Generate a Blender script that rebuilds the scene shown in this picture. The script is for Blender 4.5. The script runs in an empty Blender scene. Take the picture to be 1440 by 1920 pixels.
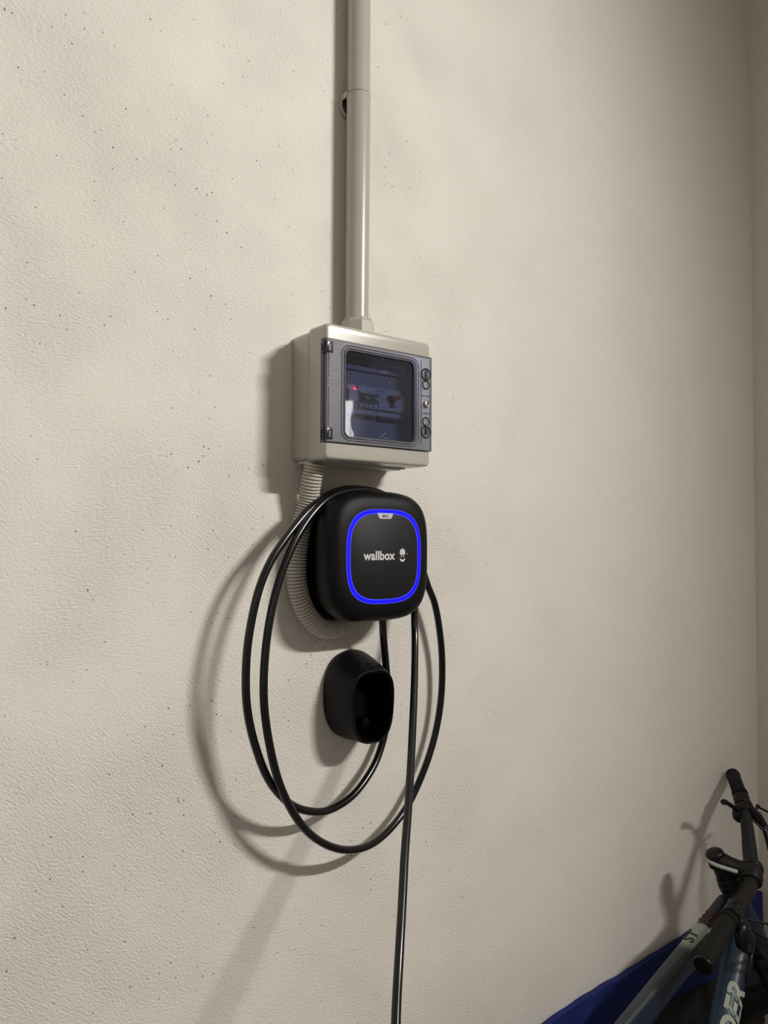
import bpy, bmesh, math, random
from mathutils import Vector, Matrix
random.seed(4)
SC = bpy.context.scene
COL = SC.collection
PI = math.pi

# ---------------------------------------------------------------- camera
cam_d = bpy.data.cameras.new('camera')
cam = bpy.data.objects.new('camera', cam_d); COL.objects.link(cam)
Fv = Vector((0.616983, 0.786254, 0.033719)); Rv = Vector((0.786608, -0.617438, 0.004131))
Uv = Rv.cross(Fv)
cam.matrix_world = Matrix(((Rv.x, Uv.x, -Fv.x, 0.0), (Rv.y, Uv.y, -Fv.y, -1.03), (Rv.z, Uv.z, -Fv.z, 1.55), (0, 0, 0, 1)))
cam_d.sensor_fit = 'HORIZONTAL'; cam_d.sensor_width = 36.0; cam_d.lens = 36.0 * 1451.9 / 1440.0
cam_d.clip_start = 0.01
SC.camera = cam

# ---------------------------------------------------------------- world and light
w = bpy.data.worlds.new('world'); SC.world = w; w.use_nodes = True
w.node_tree.nodes['Background'].inputs[0].default_value = (0.9, 0.85, 0.8, 1)
w.node_tree.nodes['Background'].inputs[1].default_value = 0.05
SC.view_settings.view_transform = 'Standard'; SC.view_settings.look = 'None'
SC.view_settings.gamma = 1.0; SC.view_settings.use_curve_mapping = False
SC.view_settings.exposure = 0.0
LAMP = Vector((1.78, -2.40, 2.85))        # middle of a short row of lamps under the ceiling
LAMP_N, LAMP_LEN, LAMP_W = 9, 0.54, 37.5
LAMP_AIM = Vector((-2.0, 1.0, -0.85))
for i in range(LAMP_N):
    ld = bpy.data.lights.new('lamp_row', 'SPOT'); lo = bpy.data.objects.new('lamp_row', ld); COL.objects.link(lo)
    ld.energy = LAMP_W; ld.color = (1.0, 0.958, 0.900); ld.shadow_soft_size = 0.036
    ld.spot_size = math.radians(140); ld.spot_blend = 1.0
    lo.location = LAMP + Vector(((i / (LAMP_N - 1) - 0.5) * LAMP_LEN, 0, 0))
    lo.rotation_euler = LAMP_AIM.to_track_quat('-Z', 'Y').to_euler()
fd = bpy.data.lights.new('added_fill_light', 'AREA'); fo = bpy.data.objects.new('added_fill_light', fd); COL.objects.link(fo)  # unseen fill light, added to lift the left of the wall
fd.shape = 'RECTANGLE'; fd.size = 1.2; fd.size_y = 0.5; fd.energy = 14.0; fd.color = (1.0, 0.92, 0.83)
fo.location = (-2.2, -3.6, 3.2)

# ---------------------------------------------------------------- materials
def newmat(name):
    m = bpy.data.materials.new(name); m.use_nodes = True
    return m, m.node_tree, m.node_tree.nodes['Principled BSDF']

def mat(name, col, rough=0.5, metal=0.0, spec=0.5, var=0.06, scale=60.0, bump=0.0, bscale=400.0, coat=0.0):
    m, nt, b = newmat(name)
    b.inputs['Metallic'].default_value = metal
    b.inputs['Specular IOR Level'].default_value = spec
    b.inputs['Coat Weight'].default_value = coat
    tc = nt.nodes.new('ShaderNodeTexCoord')
    no = nt.nodes.new('ShaderNodeTexNoise'); no.inputs['Scale'].default_value = scale; no.inputs['Detail'].default_value = 3
    nt.links.new(tc.outputs['Object'], no.inputs['Vector'])
    rp = nt.nodes.new('ShaderNodeValToRGB')
    c0 = [max(0, c * (1 - var)) for c in col]; c1 = [min(1, c * (1 + var)) for c in col]
    rp.color_ramp.elements[0].color = (*c0, 1); rp.color_ramp.elements[1].color = (*c1, 1)
    rp.color_ramp.elements[0].position = 0.3; rp.color_ramp.elements[1].position = 0.7
    nt.links.new(no.outputs['Fac'], rp.inputs['Fac']); nt.links.new(rp.outputs['Color'], b.inputs['Base Color'])
    mr = nt.nodes.new('ShaderNodeMapRange'); mr.inputs['To Min'].default_value = rough * 0.92; mr.inputs['To Max'].default_value = min(1, rough * 1.08)
    nt.links.new(no.outputs['Fac'], mr.inputs['Value']); nt.links.new(mr.outputs['Result'], b.inputs['Roughness'])
    if bump:
        n2 = nt.nodes.new('ShaderNodeTexNoise'); n2.inputs['Scale'].default_value = bscale; n2.inputs['Detail'].default_value = 2
        nt.links.new(tc.outputs['Object'], n2.inputs['Vector'])
        bp = nt.nodes.new('ShaderNodeBump'); bp.inputs['Strength'].default_value = bump; bp.inputs['Distance'].default_value = 0.001
        nt.links.new(n2.outputs['Fac'], bp.inputs['Height']); nt.links.new(bp.outputs['Normal'], b.inputs['Normal'])
    return m

def plaster(name, col, stretch=(1, 1, 1), rot=0.0, strength=1.0):
    """roughcast paint: fine grain, trowel direction, scattered pin holes"""
    m, nt, b = newmat(name); N, L = nt.nodes, nt.links
    b.inputs['Roughness'].default_value = 0.85; b.inputs['Specular IOR Level'].default_value = 0.15
    tc = N.new('ShaderNodeTexCoord')
    warp = N.new('ShaderNodeTexNoise'); warp.inputs['Scale'].default_value = 2.2; warp.inputs['Detail'].default_value = 2
    L.new(tc.outputs['Object'], warp.inputs['Vector'])
    # trowel marks: grain drawn out in two directions, one or the other winning from place to place
    def grain(a, st):
        mp = N.new('ShaderNodeMapping'); mp.inputs['Rotation'].default_value = (0, a, 0); L.new(tc.outputs['Object'], mp.inputs['Vector'])
        m2 = N.new('ShaderNodeMapping'); m2.inputs['Scale'].default_value = st; L.new(mp.outputs['Vector'], m2.inputs['Vector'])
        n = N.new('ShaderNodeTexNoise'); n.inputs['Scale'].default_value = 165; n.inputs['Detail'].default_value = 4; n.inputs['Roughness'].default_value = 0.68
        L.new(m2.outputs['Vector'], n.inputs['Vector']); return n
    ga, gb = grain(rot - 0.15, stretch), grain(rot - 0.95, stretch)
    wm = N.new('ShaderNodeMapRange'); wm.inputs['From Min'].default_value = 0.42; wm.inputs['From Max'].default_value = 0.58; L.new(warp.outputs['Fac'], wm.inputs['Value'])
    gm = N.new('ShaderNodeMix'); gm.data_type = 'FLOAT'; L.new(wm.outputs['Result'], gm.inputs[0]); L.new(ga.outputs['Fac'], gm.inputs[2]); L.new(gb.outputs['Fac'], gm.inputs[3])
    gc = N.new('ShaderNodeMath'); gc.operation = 'SUBTRACT'; gc.inputs[1].default_value = 0.5; L.new(gm.outputs[0], gc.inputs[0])
    n2 = N.new('ShaderNodeTexNoise'); n2.inputs['Scale'].default_value = 30; n2.inputs['Detail'].default_value = 2
    L.new(tc.outputs['Object'], n2.inputs['Vector'])
    patch = N.new('ShaderNodeTexNoise'); patch.inputs['Scale'].default_value = 5.5; patch.inputs['Detail'].default_value = 3
    L.new(tc.outputs['Object'], patch.inputs['Vector'])
    pm = N.new('ShaderNodeMapRange'); pm.inputs['From Min'].default_value = 0.38; pm.inputs['From Max'].default_value = 0.62
    pm.inputs['To Min'].default_value = 0.62; pm.inputs['To Max'].default_value = 1.12; L.new(patch.outputs['Fac'], pm.inputs['Value'])
    # the wall was floated smoother towards the corner
    sp = N.new('ShaderNodeSeparateXYZ'); L.new(tc.outputs['Object'], sp.inputs[0])
    sm = N.new('ShaderNodeMapRange'); sm.inputs['From Min'].default_value = 0.75; sm.inputs['From Max'].default_value = 1.35
    sm.inputs['To Min'].default_value = 1.0; sm.inputs['To Max'].default_value = 0.42; L.new(sp.outputs['X'], sm.inputs['Value'])
    pq = N.new('ShaderNodeMath'); pq.operation = 'MULTIPLY'; L.new(pm.outputs['Result'], pq.inputs[0]); L.new(sm.outputs['Result'], pq.inputs[1])
    g = N.new('ShaderNodeMath'); g.operation = 'MULTIPLY'; L.new(gc.outputs[0], g.inputs[0]); L.new(pq.outputs[0], g.inputs[1])
    vo = N.new('ShaderNodeTexVoronoi'); vo.inputs['Scale'].default_value = 125; L.new(tc.outputs['Object'], vo.inputs['Vector'])
    # only some cells carry a pin hole, of random size
    sx = N.new('ShaderNodeSeparateColor'); L.new(vo.outputs['Color'], sx.inputs['Color'])
    sz = N.new('ShaderNodeMapRange'); sz.inputs['From Min'].default_value = 0.62; sz.inputs['From Max'].default_value = 1.0
    sz.inputs['To Min'].default_value = 0.0; sz.inputs['To Max'].default_value = 0.17; L.new(sx.outputs['Red'], sz.inputs['Value'])
    ht = N.new('ShaderNodeMath'); ht.operation = 'LESS_THAN'; L.new(vo.outputs['Distance'], ht.inputs[0]); szm = N.new('ShaderNodeMath'); szm.operation = 'MULTIPLY'; L.new(sz.outputs['Result'], szm.inputs[0]); L.new(pq.outputs[0], szm.inputs[1]); L.new(szm.outputs[0], ht.inputs[1])
    hs = N.new('ShaderNodeMath'); hs.operation = 'MULTIPLY'; hs.inputs[1].default_value = -0.35; L.new(ht.outputs[0], hs.inputs[0])
    a1 = N.new('ShaderNodeMath'); a1.operation = 'MULTIPLY_ADD'; a1.inputs[1].default_value = 0.25; L.new(n2.outputs['Fac'], a1.inputs[0]); L.new(g.outputs[0], a1.inputs[2])
    a2 = N.new('ShaderNodeMath'); a2.operation = 'ADD'; L.new(a1.outputs[0], a2.inputs[0]); L.new(hs.outputs[0], a2.inputs[1])
    bp = N.new('ShaderNodeBump'); bp.inputs['Strength'].default_value = strength; bp.inputs['Distance'].default_value = 0.0042
    L.new(a2.outputs[0], bp.inputs['Height']); L.new(bp.outputs['Normal'], b.inputs['Normal'])
    rp = N.new('ShaderNodeMix'); rp.data_type = 'RGBA'
    rp.inputs[6].default_value = (col[0] * 1.006, col[1] * 1.01, col[2] * 0.99, 1); rp.inputs[7].default_value = (col[0] * 0.996, col[1] * 0.985, col[2] * 1.0, 1)
    L.new(warp.outputs['Fac'], rp.inputs[0])
    hm = N.new('ShaderNodeMix'); hm.data_type = 'RGBA'; hm.inputs[7].default_value = (col[0] * .3, col[1] * .28, col[2] * .25, 1)
    L.new(ht.outputs[0], hm.inputs[0]); L.new(rp.outputs[2], hm.inputs[6]); L.new(hm.outputs[2], b.inputs['Base Color'])
    return m

def smoky(name, tint, rough=0.03, fr=0.06, frost=0.0, frost_col=(.3, .29, .31)):
    """tinted clear plastic: part of the light passes tinted, part is mirrored, part scattered when frosted"""
    m = bpy.data.materials.new(name); m.use_nodes = True; nt = m.node_tree; N, L = nt.nodes, nt.links
    N.remove(N['Principled BSDF']); out = N['Material Output']
    tr = N.new('ShaderNodeBsdfTransparent'); tr.inputs[0].default_value = (*tint, 1)
    gl = N.new('ShaderNodeBsdfGlossy'); gl.inputs['Roughness'].default_value = rough; gl.inputs['Color'].default_value = (1, 1, 1, 1)
    fn = N.new('ShaderNodeFresnel'); fn.inputs['IOR'].default_value = 1.5
    base = tr
    tc = N.new('ShaderNodeTexCoord'); no = N.new('ShaderNodeTexNoise'); no.inputs['Scale'].default_value = 900 if frost else 25
    L.new(tc.outputs['Object'], no.inputs['Vector'])
    if frost:
        df = N.new('ShaderNodeBsdfDiffuse'); df.inputs[0].default_value = (*frost_col, 1)
        mx = N.new('ShaderNodeMixShader'); mx.inputs[0].default_value = frost
        L.new(tr.outputs[0], mx.inputs[1]); L.new(df.outputs[0], mx.inputs[2]); base = mx
        bp = N.new('ShaderNodeBump'); bp.inputs['Strength'].default_value = 0.8; bp.inputs['Distance'].default_value = 0.0006
        L.new(no.outputs['Fac'], bp.inputs['Height']); L.new(bp.outputs['Normal'], gl.inputs['Normal']); L.new(bp.outputs['Normal'], df.inputs['Normal'])
    else:
        bp = N.new('ShaderNodeBump'); bp.inputs['Strength'].default_value = 0.25; bp.inputs['Distance'].default_value = 0.0006
        L.new(no.outputs['Fac'], bp.inputs['Height']); L.new(bp.outputs['Normal'], gl.inputs['Normal'])
    m2 = N.new('ShaderNodeMixShader'); L.new(fn.outputs[0], m2.inputs[0]); L.new(base.outputs[0], m2.inputs[1]); L.new(gl.outputs[0], m2.inputs[2])
    L.new(m2.outputs[0], out.inputs['Surface'])
    return m

def emit(name, col, s):
    m, nt, b = newmat(name)
    b.inputs['Base Color'].default_value = (col[0] * .3, col[1] * .3, col[2] * .3, 1)
    b.inputs['Specular IOR Level'].default_value = 0.1; b.inputs['Emission Color'].default_value = (*col, 1); b.inputs['Emission Strength'].default_value = s
    return m

def painted(name, rough=0.42, coat=0.08):
    """paint colours come from the mesh's own colour attribute (stripes and fades of the paint job)"""
    m, nt, b = newmat(name)
    at = nt.nodes.new('ShaderNodeAttribute'); at.attribute_name = 'paint'
    tc = nt.nodes.new('ShaderNodeTexCoord'); no = nt.nodes.new('ShaderNodeTexNoise'); no.inputs['Scale'].default_value = 900
    mr = nt.nodes.new('ShaderNodeMapRange'); mr.inputs['To Min'].default_value = rough * .9; mr.inputs['To Max'].default_value = rough * 1.1
    nt.links.new(tc.outputs['Object'], no.inputs['Vector']); nt.links.new(no.outputs['Fac'], mr.inputs['Value'])
    nt.links.new(mr.outputs['Result'], b.inputs['Roughness']); nt.links.new(at.outputs['Color'], b.inputs['Base Color'])
    b.inputs['Coat Weight'].default_value = coat; b.inputs['Coat Roughness'].default_value = 0.2
    return m

M = {}
M['wall'] = plaster('wall_plaster', (0.795, 0.765, 0.71), (1.0, 1.0, 2.1), 0.2, 0.8)
M['wall_r'] = plaster('side_wall_plaster', (0.74, 0.70, 0.66), (1, 1, 1), 0.0, 0.5)
M['ceil'] = mat('ceiling_paint', (0.72, 0.70, 0.66), 0.9, spec=.1)
M['floor'] = mat('concrete', (0.22, 0.215, 0.21), 0.6, scale=9, var=.15, bump=.2)
M['pvc'] = mat('grey_pvc', (0.42, 0.40, 0.355), 0.25, scale=20, var=.02)
M['box'] = mat('grey_enclosure_plastic', (0.43, 0.418, 0.37), 0.24, scale=20, var=.02, bump=.05, bscale=900)
M['flex'] = mat('flexible_conduit_plastic', (0.50, 0.475, 0.425), 0.4, scale=30, var=.03)
M['glass'] = smoky('smoky_window', (0.52, 0.55, 0.66), 0.03)
M['frost'] = smoky('frosted_smoky_frame', (0.36, 0.37, 0.47), 0.33, frost=0.36, frost_col=(.22, .215, .235))
M['smoke'] = smoky('smoky_edge', (0.42, 0.44, 0.56), 0.12, frost=0.2, frost_col=(.25, .25, .3))
M['dark_smoke'] = mat('dark_smoky_plastic', (0.02, 0.02, 0.03), 0.25)
M['panel'] = mat('inner_panel_plastic', (0.36, 0.37, 0.42), 0.45)
M['module'] = mat('module_plastic', (0.72, 0.72, 0.74), 0.4)
M['module_dark'] = mat('module_dark_plastic', (0.08, 0.08, 0.085), 0.4)
M['toggle_grey'] = mat('toggle_cream_plastic', (0.5, 0.5, 0.42), 0.4)
M['toggle_red'] = mat('toggle_red_plastic', (0.6, 0.07, 0.04), 0.4)
M['red_led'] = emit('red_led', (1.0, 0.03, 0.06), 9.0)
M['chrome'] = mat('chrome', (0.75, 0.73, 0.70), 0.2, metal=1.0)
M['blk'] = mat('black_matte_plastic', (0.0030, 0.0030, 0.0040), 0.42, spec=.2, bump=.25, bscale=1600)
M['blkface'] = mat('charcoal_face', (0.0105, 0.0105, 0.0125), 0.5, spec=.26, bump=.2, bscale=1600)
M['blkin'] = mat('black_socket_plastic', (0.0012, 0.0012, 0.0016), 0.6, spec=.08)
M['cable'] = mat('black_cable_rubber', (0.0040, 0.0040, 0.0043), 0.22, spec=.5)
M['ring'] = emit('blue_light_ring', (0.010, 0.006, 1.0), 1.0)
M['ringedge'] = emit('blue_ring_glow', (0.075, 0.09, 1.0), 0.95)
M['print'] = mat('light_grey_print', (0.60, 0.60, 0.60), 0.5)
M['badge'] = mat('silver_badge', (0.55, 0.55, 0.57), 0.4)
M['badge_text'] = mat('badge_lettering', (0.08, 0.08, 0.09), 0.5)
M['rubber'] = mat('black_rubber', (0.0075, 0.0072, 0.0065), 0.75, spec=.25, bump=.6, bscale=900)
M['bikeblk'] = mat('black_anodised', (0.0085, 0.0085, 0.0085), 0.45, spec=.35)
M['bikedark'] = mat('black_brake_plastic', (0.003, 0.003, 0.0035), 0.35, spec=.35)
M['bikewhite'] = mat('white_stripe_plastic', (0.42, 0.48, 0.43), 0.4)
M['decal'] = mat('white_decal', (0.46, 0.52, 0.45), 0.6, spec=.2)
M['decalblk'] = mat('black_decal', (0.012, 0.016, 0.02), 0.5)
M['decalred'] = mat('dull_red_decal', (0.10, 0.036, 0.03), 0.6)
M['paint'] = painted('bicycle_paint')
M['steel'] = mat('brushed_steel', (0.45, 0.45, 0.46), 0.35, metal=1)
M['lampcover'] = emit('lamp_diffuser', (1.0, 0.93, 0.82), 9.0)

# ---------------------------------------------------------------- mesh helpers
def tag(o, label=None, cat=None, group=None, kind=None):
    if label: o['label'] = label
    if cat: o['category'] = cat
    if group: o['group'] = group
    if kind: o['kind'] = kind
    return o

def thing(name, loc, label, cat, group=None):
    o = bpy.data.objects.new(name, None); COL.objects.link(o); o.location = loc; o.empty_display_size = 0.05
    return tag(o, label, cat, group)

def origin_of(p):
    v = Vector((0, 0, 0))
    while p is not None:
        v += p.location; p = p.parent
    return v

def obj(name, bm, m, parent=None, smooth=True, angle=35, label=None):
    """bm is in world coordinates; the object is linked under parent with the mesh made local to it"""
    me = bpy.data.meshes.new(name)
    if parent is not None:
        bmesh.ops.translate(bm, verts=bm.verts, vec=-origin_of(parent))
    bm.normal_update(); bm.to_mesh(me); bm.free()
    for mm in (m if isinstance(m, (list, tuple)) else [m]): me.materials.append(mm)
    if smooth:
        me.polygons.foreach_set('use_smooth', [True] * len(me.polygons))
        me.set_sharp_from_angle(angle=math.radians(angle))
    o = bpy.data.objects.new(name, me); COL.objects.link(o)
    if parent is not None: o.parent = parent
    if label: o['label'] = label
    return o

def join(*bms):
    a = bms[0]
    for b in bms[1:]:
        t = bpy.data.meshes.new('t'); b.to_mesh(t); b.free(); a.from_mesh(t); bpy.data.meshes.remove(t)
    return a

def bbox(x0, x1, y0, y1, z0, z1, bev=0.0, seg=3):
    bm = bmesh.new(); bmesh.ops.create_cube(bm, size=1.0)
    for v in bm.verts:
        v.co = Vector((x0 + (v.co.x + .5) * (x1 - x0), y0 + (v.co.y + .5) * (y1 - y0), z0 + (v.co.z + .5) * (z1 - z0)))
    if bev: bmesh.ops.bevel(bm, geom=bm.edges[:], offset=bev, segments=seg, profile=.5, affect='EDGES', clamp_overlap=True)
    return bm

def place(bm, mtx):
    bmesh.ops.transform(bm, matrix=mtx, verts=bm.verts); return bm

def rings(bm, secs, cap0=True, cap1=True):
    rs = [[bm.verts.new(p) for p in s] for s in secs]
    n = len(rs[0])
    for a, b in zip(rs[:-1], rs[1:]):
        for i in range(n):
            j = (i + 1) % n
            bm.faces.new((a[i], a[j], b[j], b[i]))
    if cap0: bm.faces.new(list(reversed(rs[0])))
    if cap1: bm.faces.new(rs[-1])
    bmesh.ops.recalc_face_normals(bm, faces=bm.faces)
    return rs

def sq(cx, cz, hw, hh, n, y, N=72, taper=0.0):
    """super-ellipse ring in the wall plane at depth y; taper narrows it towards the bottom"""
    out = []
    for i in range(N):
        t = 2 * PI * i / N; c, s = math.cos(t), math.sin(t)
        x = math.copysign(abs(c) ** (2 / n), c); z = math.copysign(abs(s) ** (2 / n), s)
        out.append(Vector((cx + hw * x * (1 + taper * z), y, cz + hh * z)))
    return out

def rrect(x0, x1, z0, z1, r, y, k=6):
    out = []
    for (cx, cz, a0) in ((x1 - r, z1 - r, 0), (x0 + r, z1 - r, 90), (x0 + r, z0 + r, 180), (x1 - r, z0 + r, 270)):
        for i in range(k + 1):
            a = math.radians(a0 + 90 * i / k); out.append(Vector((cx + r * math.cos(a), y, cz + r * math.sin(a))))
    return out

def catmull(P, per=8):
    P = [Vector(p) for p in P]; Q = [2 * P[0] - P[1]] + P + [2 * P[-1] - P[-2]]; out = []
    for i in range(1, len(Q) - 2):
        for j in range(per):
            t = j / per; a, b, c, d = Q[i - 1], Q[i], Q[i + 1], Q[i + 2]
            out.append(.5 * ((2 * b) + (c - a) * t + (2 * a - 5 * b + 4 * c - d) * t * t + (3 * b - a - 3 * c + d) * t ** 3))
    out.append(P[-1]); return out

def smooth_path(P, it=2):
    for _ in range(it):
        P = [P[0]] + [(P[i - 1] + 2 * P[i] + P[i + 1]) / 4 for i in range(1, len(P) - 1)] + [P[-1]]
    return P

def frames(P, up=(0, -1, 0.01)):
    fr = []; u = Vector(up)
    for i, p in enumerate(P):
        t = (P[min(i + 1, len(P) - 1)] - P[max(i - 1, 0)]).normalized()
        u = (u - t * u.dot(t)).normalized(); fr.append((t, u, t.cross(u)))
    return fr

def tube(P, r, N=12, caps=True, up=(0, -1, 0.01), bm=None):
    P = [Vector(p) for p in P]; bm = bm or bmesh.new(); fr = frames(P, up)
    R = r if isinstance(r, (list, tuple)) else [r] * len(P)
    rings(bm, [[p + (u * math.cos(2 * PI * k / N) + v * math.sin(2 * PI * k / N)) * rr for k in range(N)] for p, (t, u, v), rr in zip(P, fr, R)], caps, caps)
    return bm

def cyl(p0, p1, r0, r1=None, N=24, bev=0.0):
    p0, p1 = Vector(p0), Vector(p1); r1 = r0 if r1 is None else r1
    d = (p1 - p0); L = d.length
    if bev:
        b = min(bev, L * .45)
        return tube([p0, p0 + d * (b * .3 / L), p0 + d * (b / L), p1 - d * (b / L), p1 - d * (b * .3 / L), p1], [r0 - b, r0 - b * .3, r0, r1, r1 - b * .3, r1 - b], N, up=(.3, .5, .8))
    return tube([p0, p1], [r0, r1], N, up=(.3, .5, .8))

def sphere(c, r, sx=1, sy=1, sz=1, n=16):
    bm = bmesh.new(); bmesh.ops.create_uvsphere(bm, u_segments=n, v_segments=n // 2 + 2, radius=1)
    for v in bm.verts: v.co = Vector((c[0] + v.co.x * r * sx, c[1] + v.co.y * r * sy, c[2] + v.co.z * r * sz))
    return bm

def torus(c, axis, R, r, N=48, n=8):
    c, axis = Vector(c), Vector(axis).normalized(); a = axis.orthogonal().normalized(); b = axis.cross(a); bm = bmesh.new(); rs = []
    for i in range(N):
        t = 2 * PI * i / N; d = a * math.cos(t) + b * math.sin(t)
        rs.append([bm.verts.new(c + d * (R + r * math.cos(2 * PI * k / n)) + axis * r * math.sin(2 * PI * k / n)) for k in range(n)])
    for i in range(N):
        for k in range(n):
            bm.faces.new((rs[i][k], rs[(i + 1) % N][k], rs[(i + 1) % N][(k + 1) % n], rs[i][(k + 1) % n]))
    bmesh.ops.recalc_face_normals(bm, faces=bm.faces)
    return bm

def boolean(bm, cutters):
    def tmp(b):
        me = bpy.data.meshes.new('t'); b.to_mesh(me); b.free(); o = bpy.data.objects.new('t', me); COL.objects.link(o); return o
    o = tmp(bm); cs = [tmp(c) for c in cutters]
    for c in cs:
        md = o.modifiers.new('b', 'BOOLEAN'); md.operation = 'DIFFERENCE'; md.object = c; md.solver = 'EXACT'
    dg = bpy.context.evaluated_depsgraph_get(); dg.update()
    me = bpy.data.meshes.new_from_object(o.evaluated_get(dg)); r = bmesh.new(); r.from_mesh(me)
    for q in [o] + cs:
        d = q.data; bpy.data.objects.remove(q); bpy.data.meshes.remove(d)
    bpy.data.meshes.remove(me)
    return r

def text_bm(s, size, bold=0.0, depth=0.0002, shear=0.0, align='LEFT', space=1.0):
    """lettering as a mesh lying in the XY plane"""
    c = bpy.data.curves.new('t', 'FONT'); c.body = s; c.size = size; c.offset = bold; c.extrude = depth; c.shear = shear
    c.align_x = align; c.resolution_u = 4; c.space_character = space
    o = bpy.data.objects.new('t', c); COL.objects.link(o)
    dg = bpy.context.evaluated_depsgraph_get(); dg.update()
    me = bpy.data.meshes.new_from_object(o.evaluated_get(dg)); bm = bmesh.new(); bm.from_mesh(me)
    bpy.data.objects.remove(o); bpy.data.curves.remove(c); bpy.data.meshes.remove(me)
    return bm

def on_wall(bm, x, y, z, sx=1.0, sz=1.0):
    """XY-plane lettering to a plane that faces -Y"""
    for v in bm.verts: v.co = Vector((x + v.co.x * sx, y - v.co.z, z + v.co.y * sz))
    return bm

def fit(bm, x0, x1, z0, z1, y):
    xs = [v.co.x for v in bm.verts]; ys = [v.co.y for v in bm.verts]
    ax, bx, ay, by = min(xs), max(xs), min(ys), max(ys)
    for v in bm.verts: v.co = Vector((x0 + (v.co.x - ax) / (bx - ax) * (x1 - x0), y - v.co.z, z0 + (v.co.y - ay) / (by - ay) * (z1 - z0)))
    return bm

# ---------------------------------------------------------------- the room
XR = 2.085; XL = -3.4; YF = -5.2; ZC = 3.4
def slab(name, x0, x1, y0, y1, z0, z1, m):
    o = obj(name, bbox(x0, x1, y0, y1, z0, z1), m, smooth=False); o['kind'] = 'structure'; return o
slab('wall_back', XL - .1, XR + .1, 0.0, 0.12, 0, ZC, M['wall'])
slab('wall_right', XR, XR + .1, YF, 0.0, 0, ZC, M['wall_r'])
slab('wall_left', XL - .1, XL, YF, 0.0, 0, ZC, M['wall_r'])
slab('wall_front', XL - .1, XR + .1, YF - .1, YF, 0, ZC, M['wall_r'])
slab('floor', XL - .1, XR + .1, YF - .1, 0.12, -.1, 0, M['floor'])
slab('ceiling', XL - .1, XR + .1, YF - .1, 0.12, ZC, ZC + .1, M['ceil'])

# ---------------------------------------------------------------- conduit down to the enclosure
CX, CY = 0.7312, -0.0262
T = thing('conduit', (CX, CY, 1.866), 'rigid round grey conduit pipe running up the wall from the enclosure', 'pipe')
obj('upper_pipe', tube([(CX + .0012, CY, 3.39), (CX + .0006, CY, 2.262)], 0.0187, 40, up=(1, 0, 0)), M['pvc'], T)
P = [(CX + .0006, CY, 2.2705), (CX + .0006, CY, 2.2715), (CX + .0006, CY, 2.268), (CX + .0004, CY, 2.26), (CX - .0008, CY, 1.892)]
obj('lower_pipe', tube([P[1], P[3], P[4]], [0.0199, 0.0196, 0.0189], 40, up=(1, 0, 0)), M['pvc'], T)
hx = tube([(CX - .0022, -.031, 1.8635), (CX - .0022, -.031, 1.8955), (CX - .0022, -.031, 1.8985)], [0.0268, 0.0268, 0.0245], 8, up=(1, .414, 0))
obj('pipe_adapter', join(hx, tube([(CX - .0022, -.0305, 1.897), (CX - .0022, -.0305, 1.9015)], [0.0232, 0.0226], 32, up=(1, 0, 0))), M['pvc'], T, angle=30)

T = thing('pipe_clip', (0.7265, 0, 2.2605), 'round grey plastic pipe clip mostly hidden behind the conduit', 'clip')
base = bmesh.new(); rings(base, [sq(.7285, 2.2605, .0195, .0205, 2.0, y, 32) for y in (0, -.003)])
obj('clip_base', base, M['pvc'], T)
obj('clip_rim', torus((.7285, -.0048, 2.2605), (0, 1, 0), .0172, .0026, 40, 8), M['pvc'], T)
obj('coupling_seam', torus((CX + .0005, CY, 2.2712), (0, 0, 1), .0191, .0009, 48, 8), M['module_dark'], bpy.data.objects['conduit'])
obj('screw_recess', cyl((.7285, -.0031, 2.2605), (.7285, -.0040, 2.2605), .0142, .0142, 24), M['module_dark'], T)
obj('clip_arm', join(bbox(.7112, .7142, -.022, -.003, 2.266, 2.276, .0008, 1), bbox(.7160, .7178, -.012, -.003, 2.274, 2.281, .0006, 1)), M['pvc'], T)

# ---------------------------------------------------------------- electrical enclosure
X0, X1, Z0, Z1 = 0.6238, 0.8251, 1.6660, 1.8640
T = thing('electrical_enclosure', ((X0 + X1) / 2, 0, Z0), 'pale grey wall enclosure with a smoky transparent door above the charger', 'electrical box')
bs = bmesh.new()
i0 = 0.0012
secs = [rrect(X0 + i0 + .001, X1 - i0 - .001, Z0 + .001, Z1 - .001, .012, -.0005)] + [rrect(X0 + i0 + .0025 - .0025 * k, X1 - i0 - .0025 + .0025 * k, Z0 + .0025 - .0025 * k, Z1 - .0025 + .0025 * k, .012, -.0005 - .002 * (k + .3)) for k in (0.5, 1.0)]
secs += [rrect(X0 + i0, X1 - i0, Z0, Z1, .012, -.047), rrect(X0 + i0 + .002, X1 - i0 - .002, Z0 + .002, Z1 - .002, .011, -.0495)]
rings(bs, secs)
obj('enclosure_body', bs, M['box'], T)
lip = bmesh.new(); rings(lip, [rrect(X0 + .004, X1 - .004, Z0 + .004, Z1 - .004, .009, y) for y in (-.0495, -.054)])
obj('seal_groove', lip, M['module_dark'], T)
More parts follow.
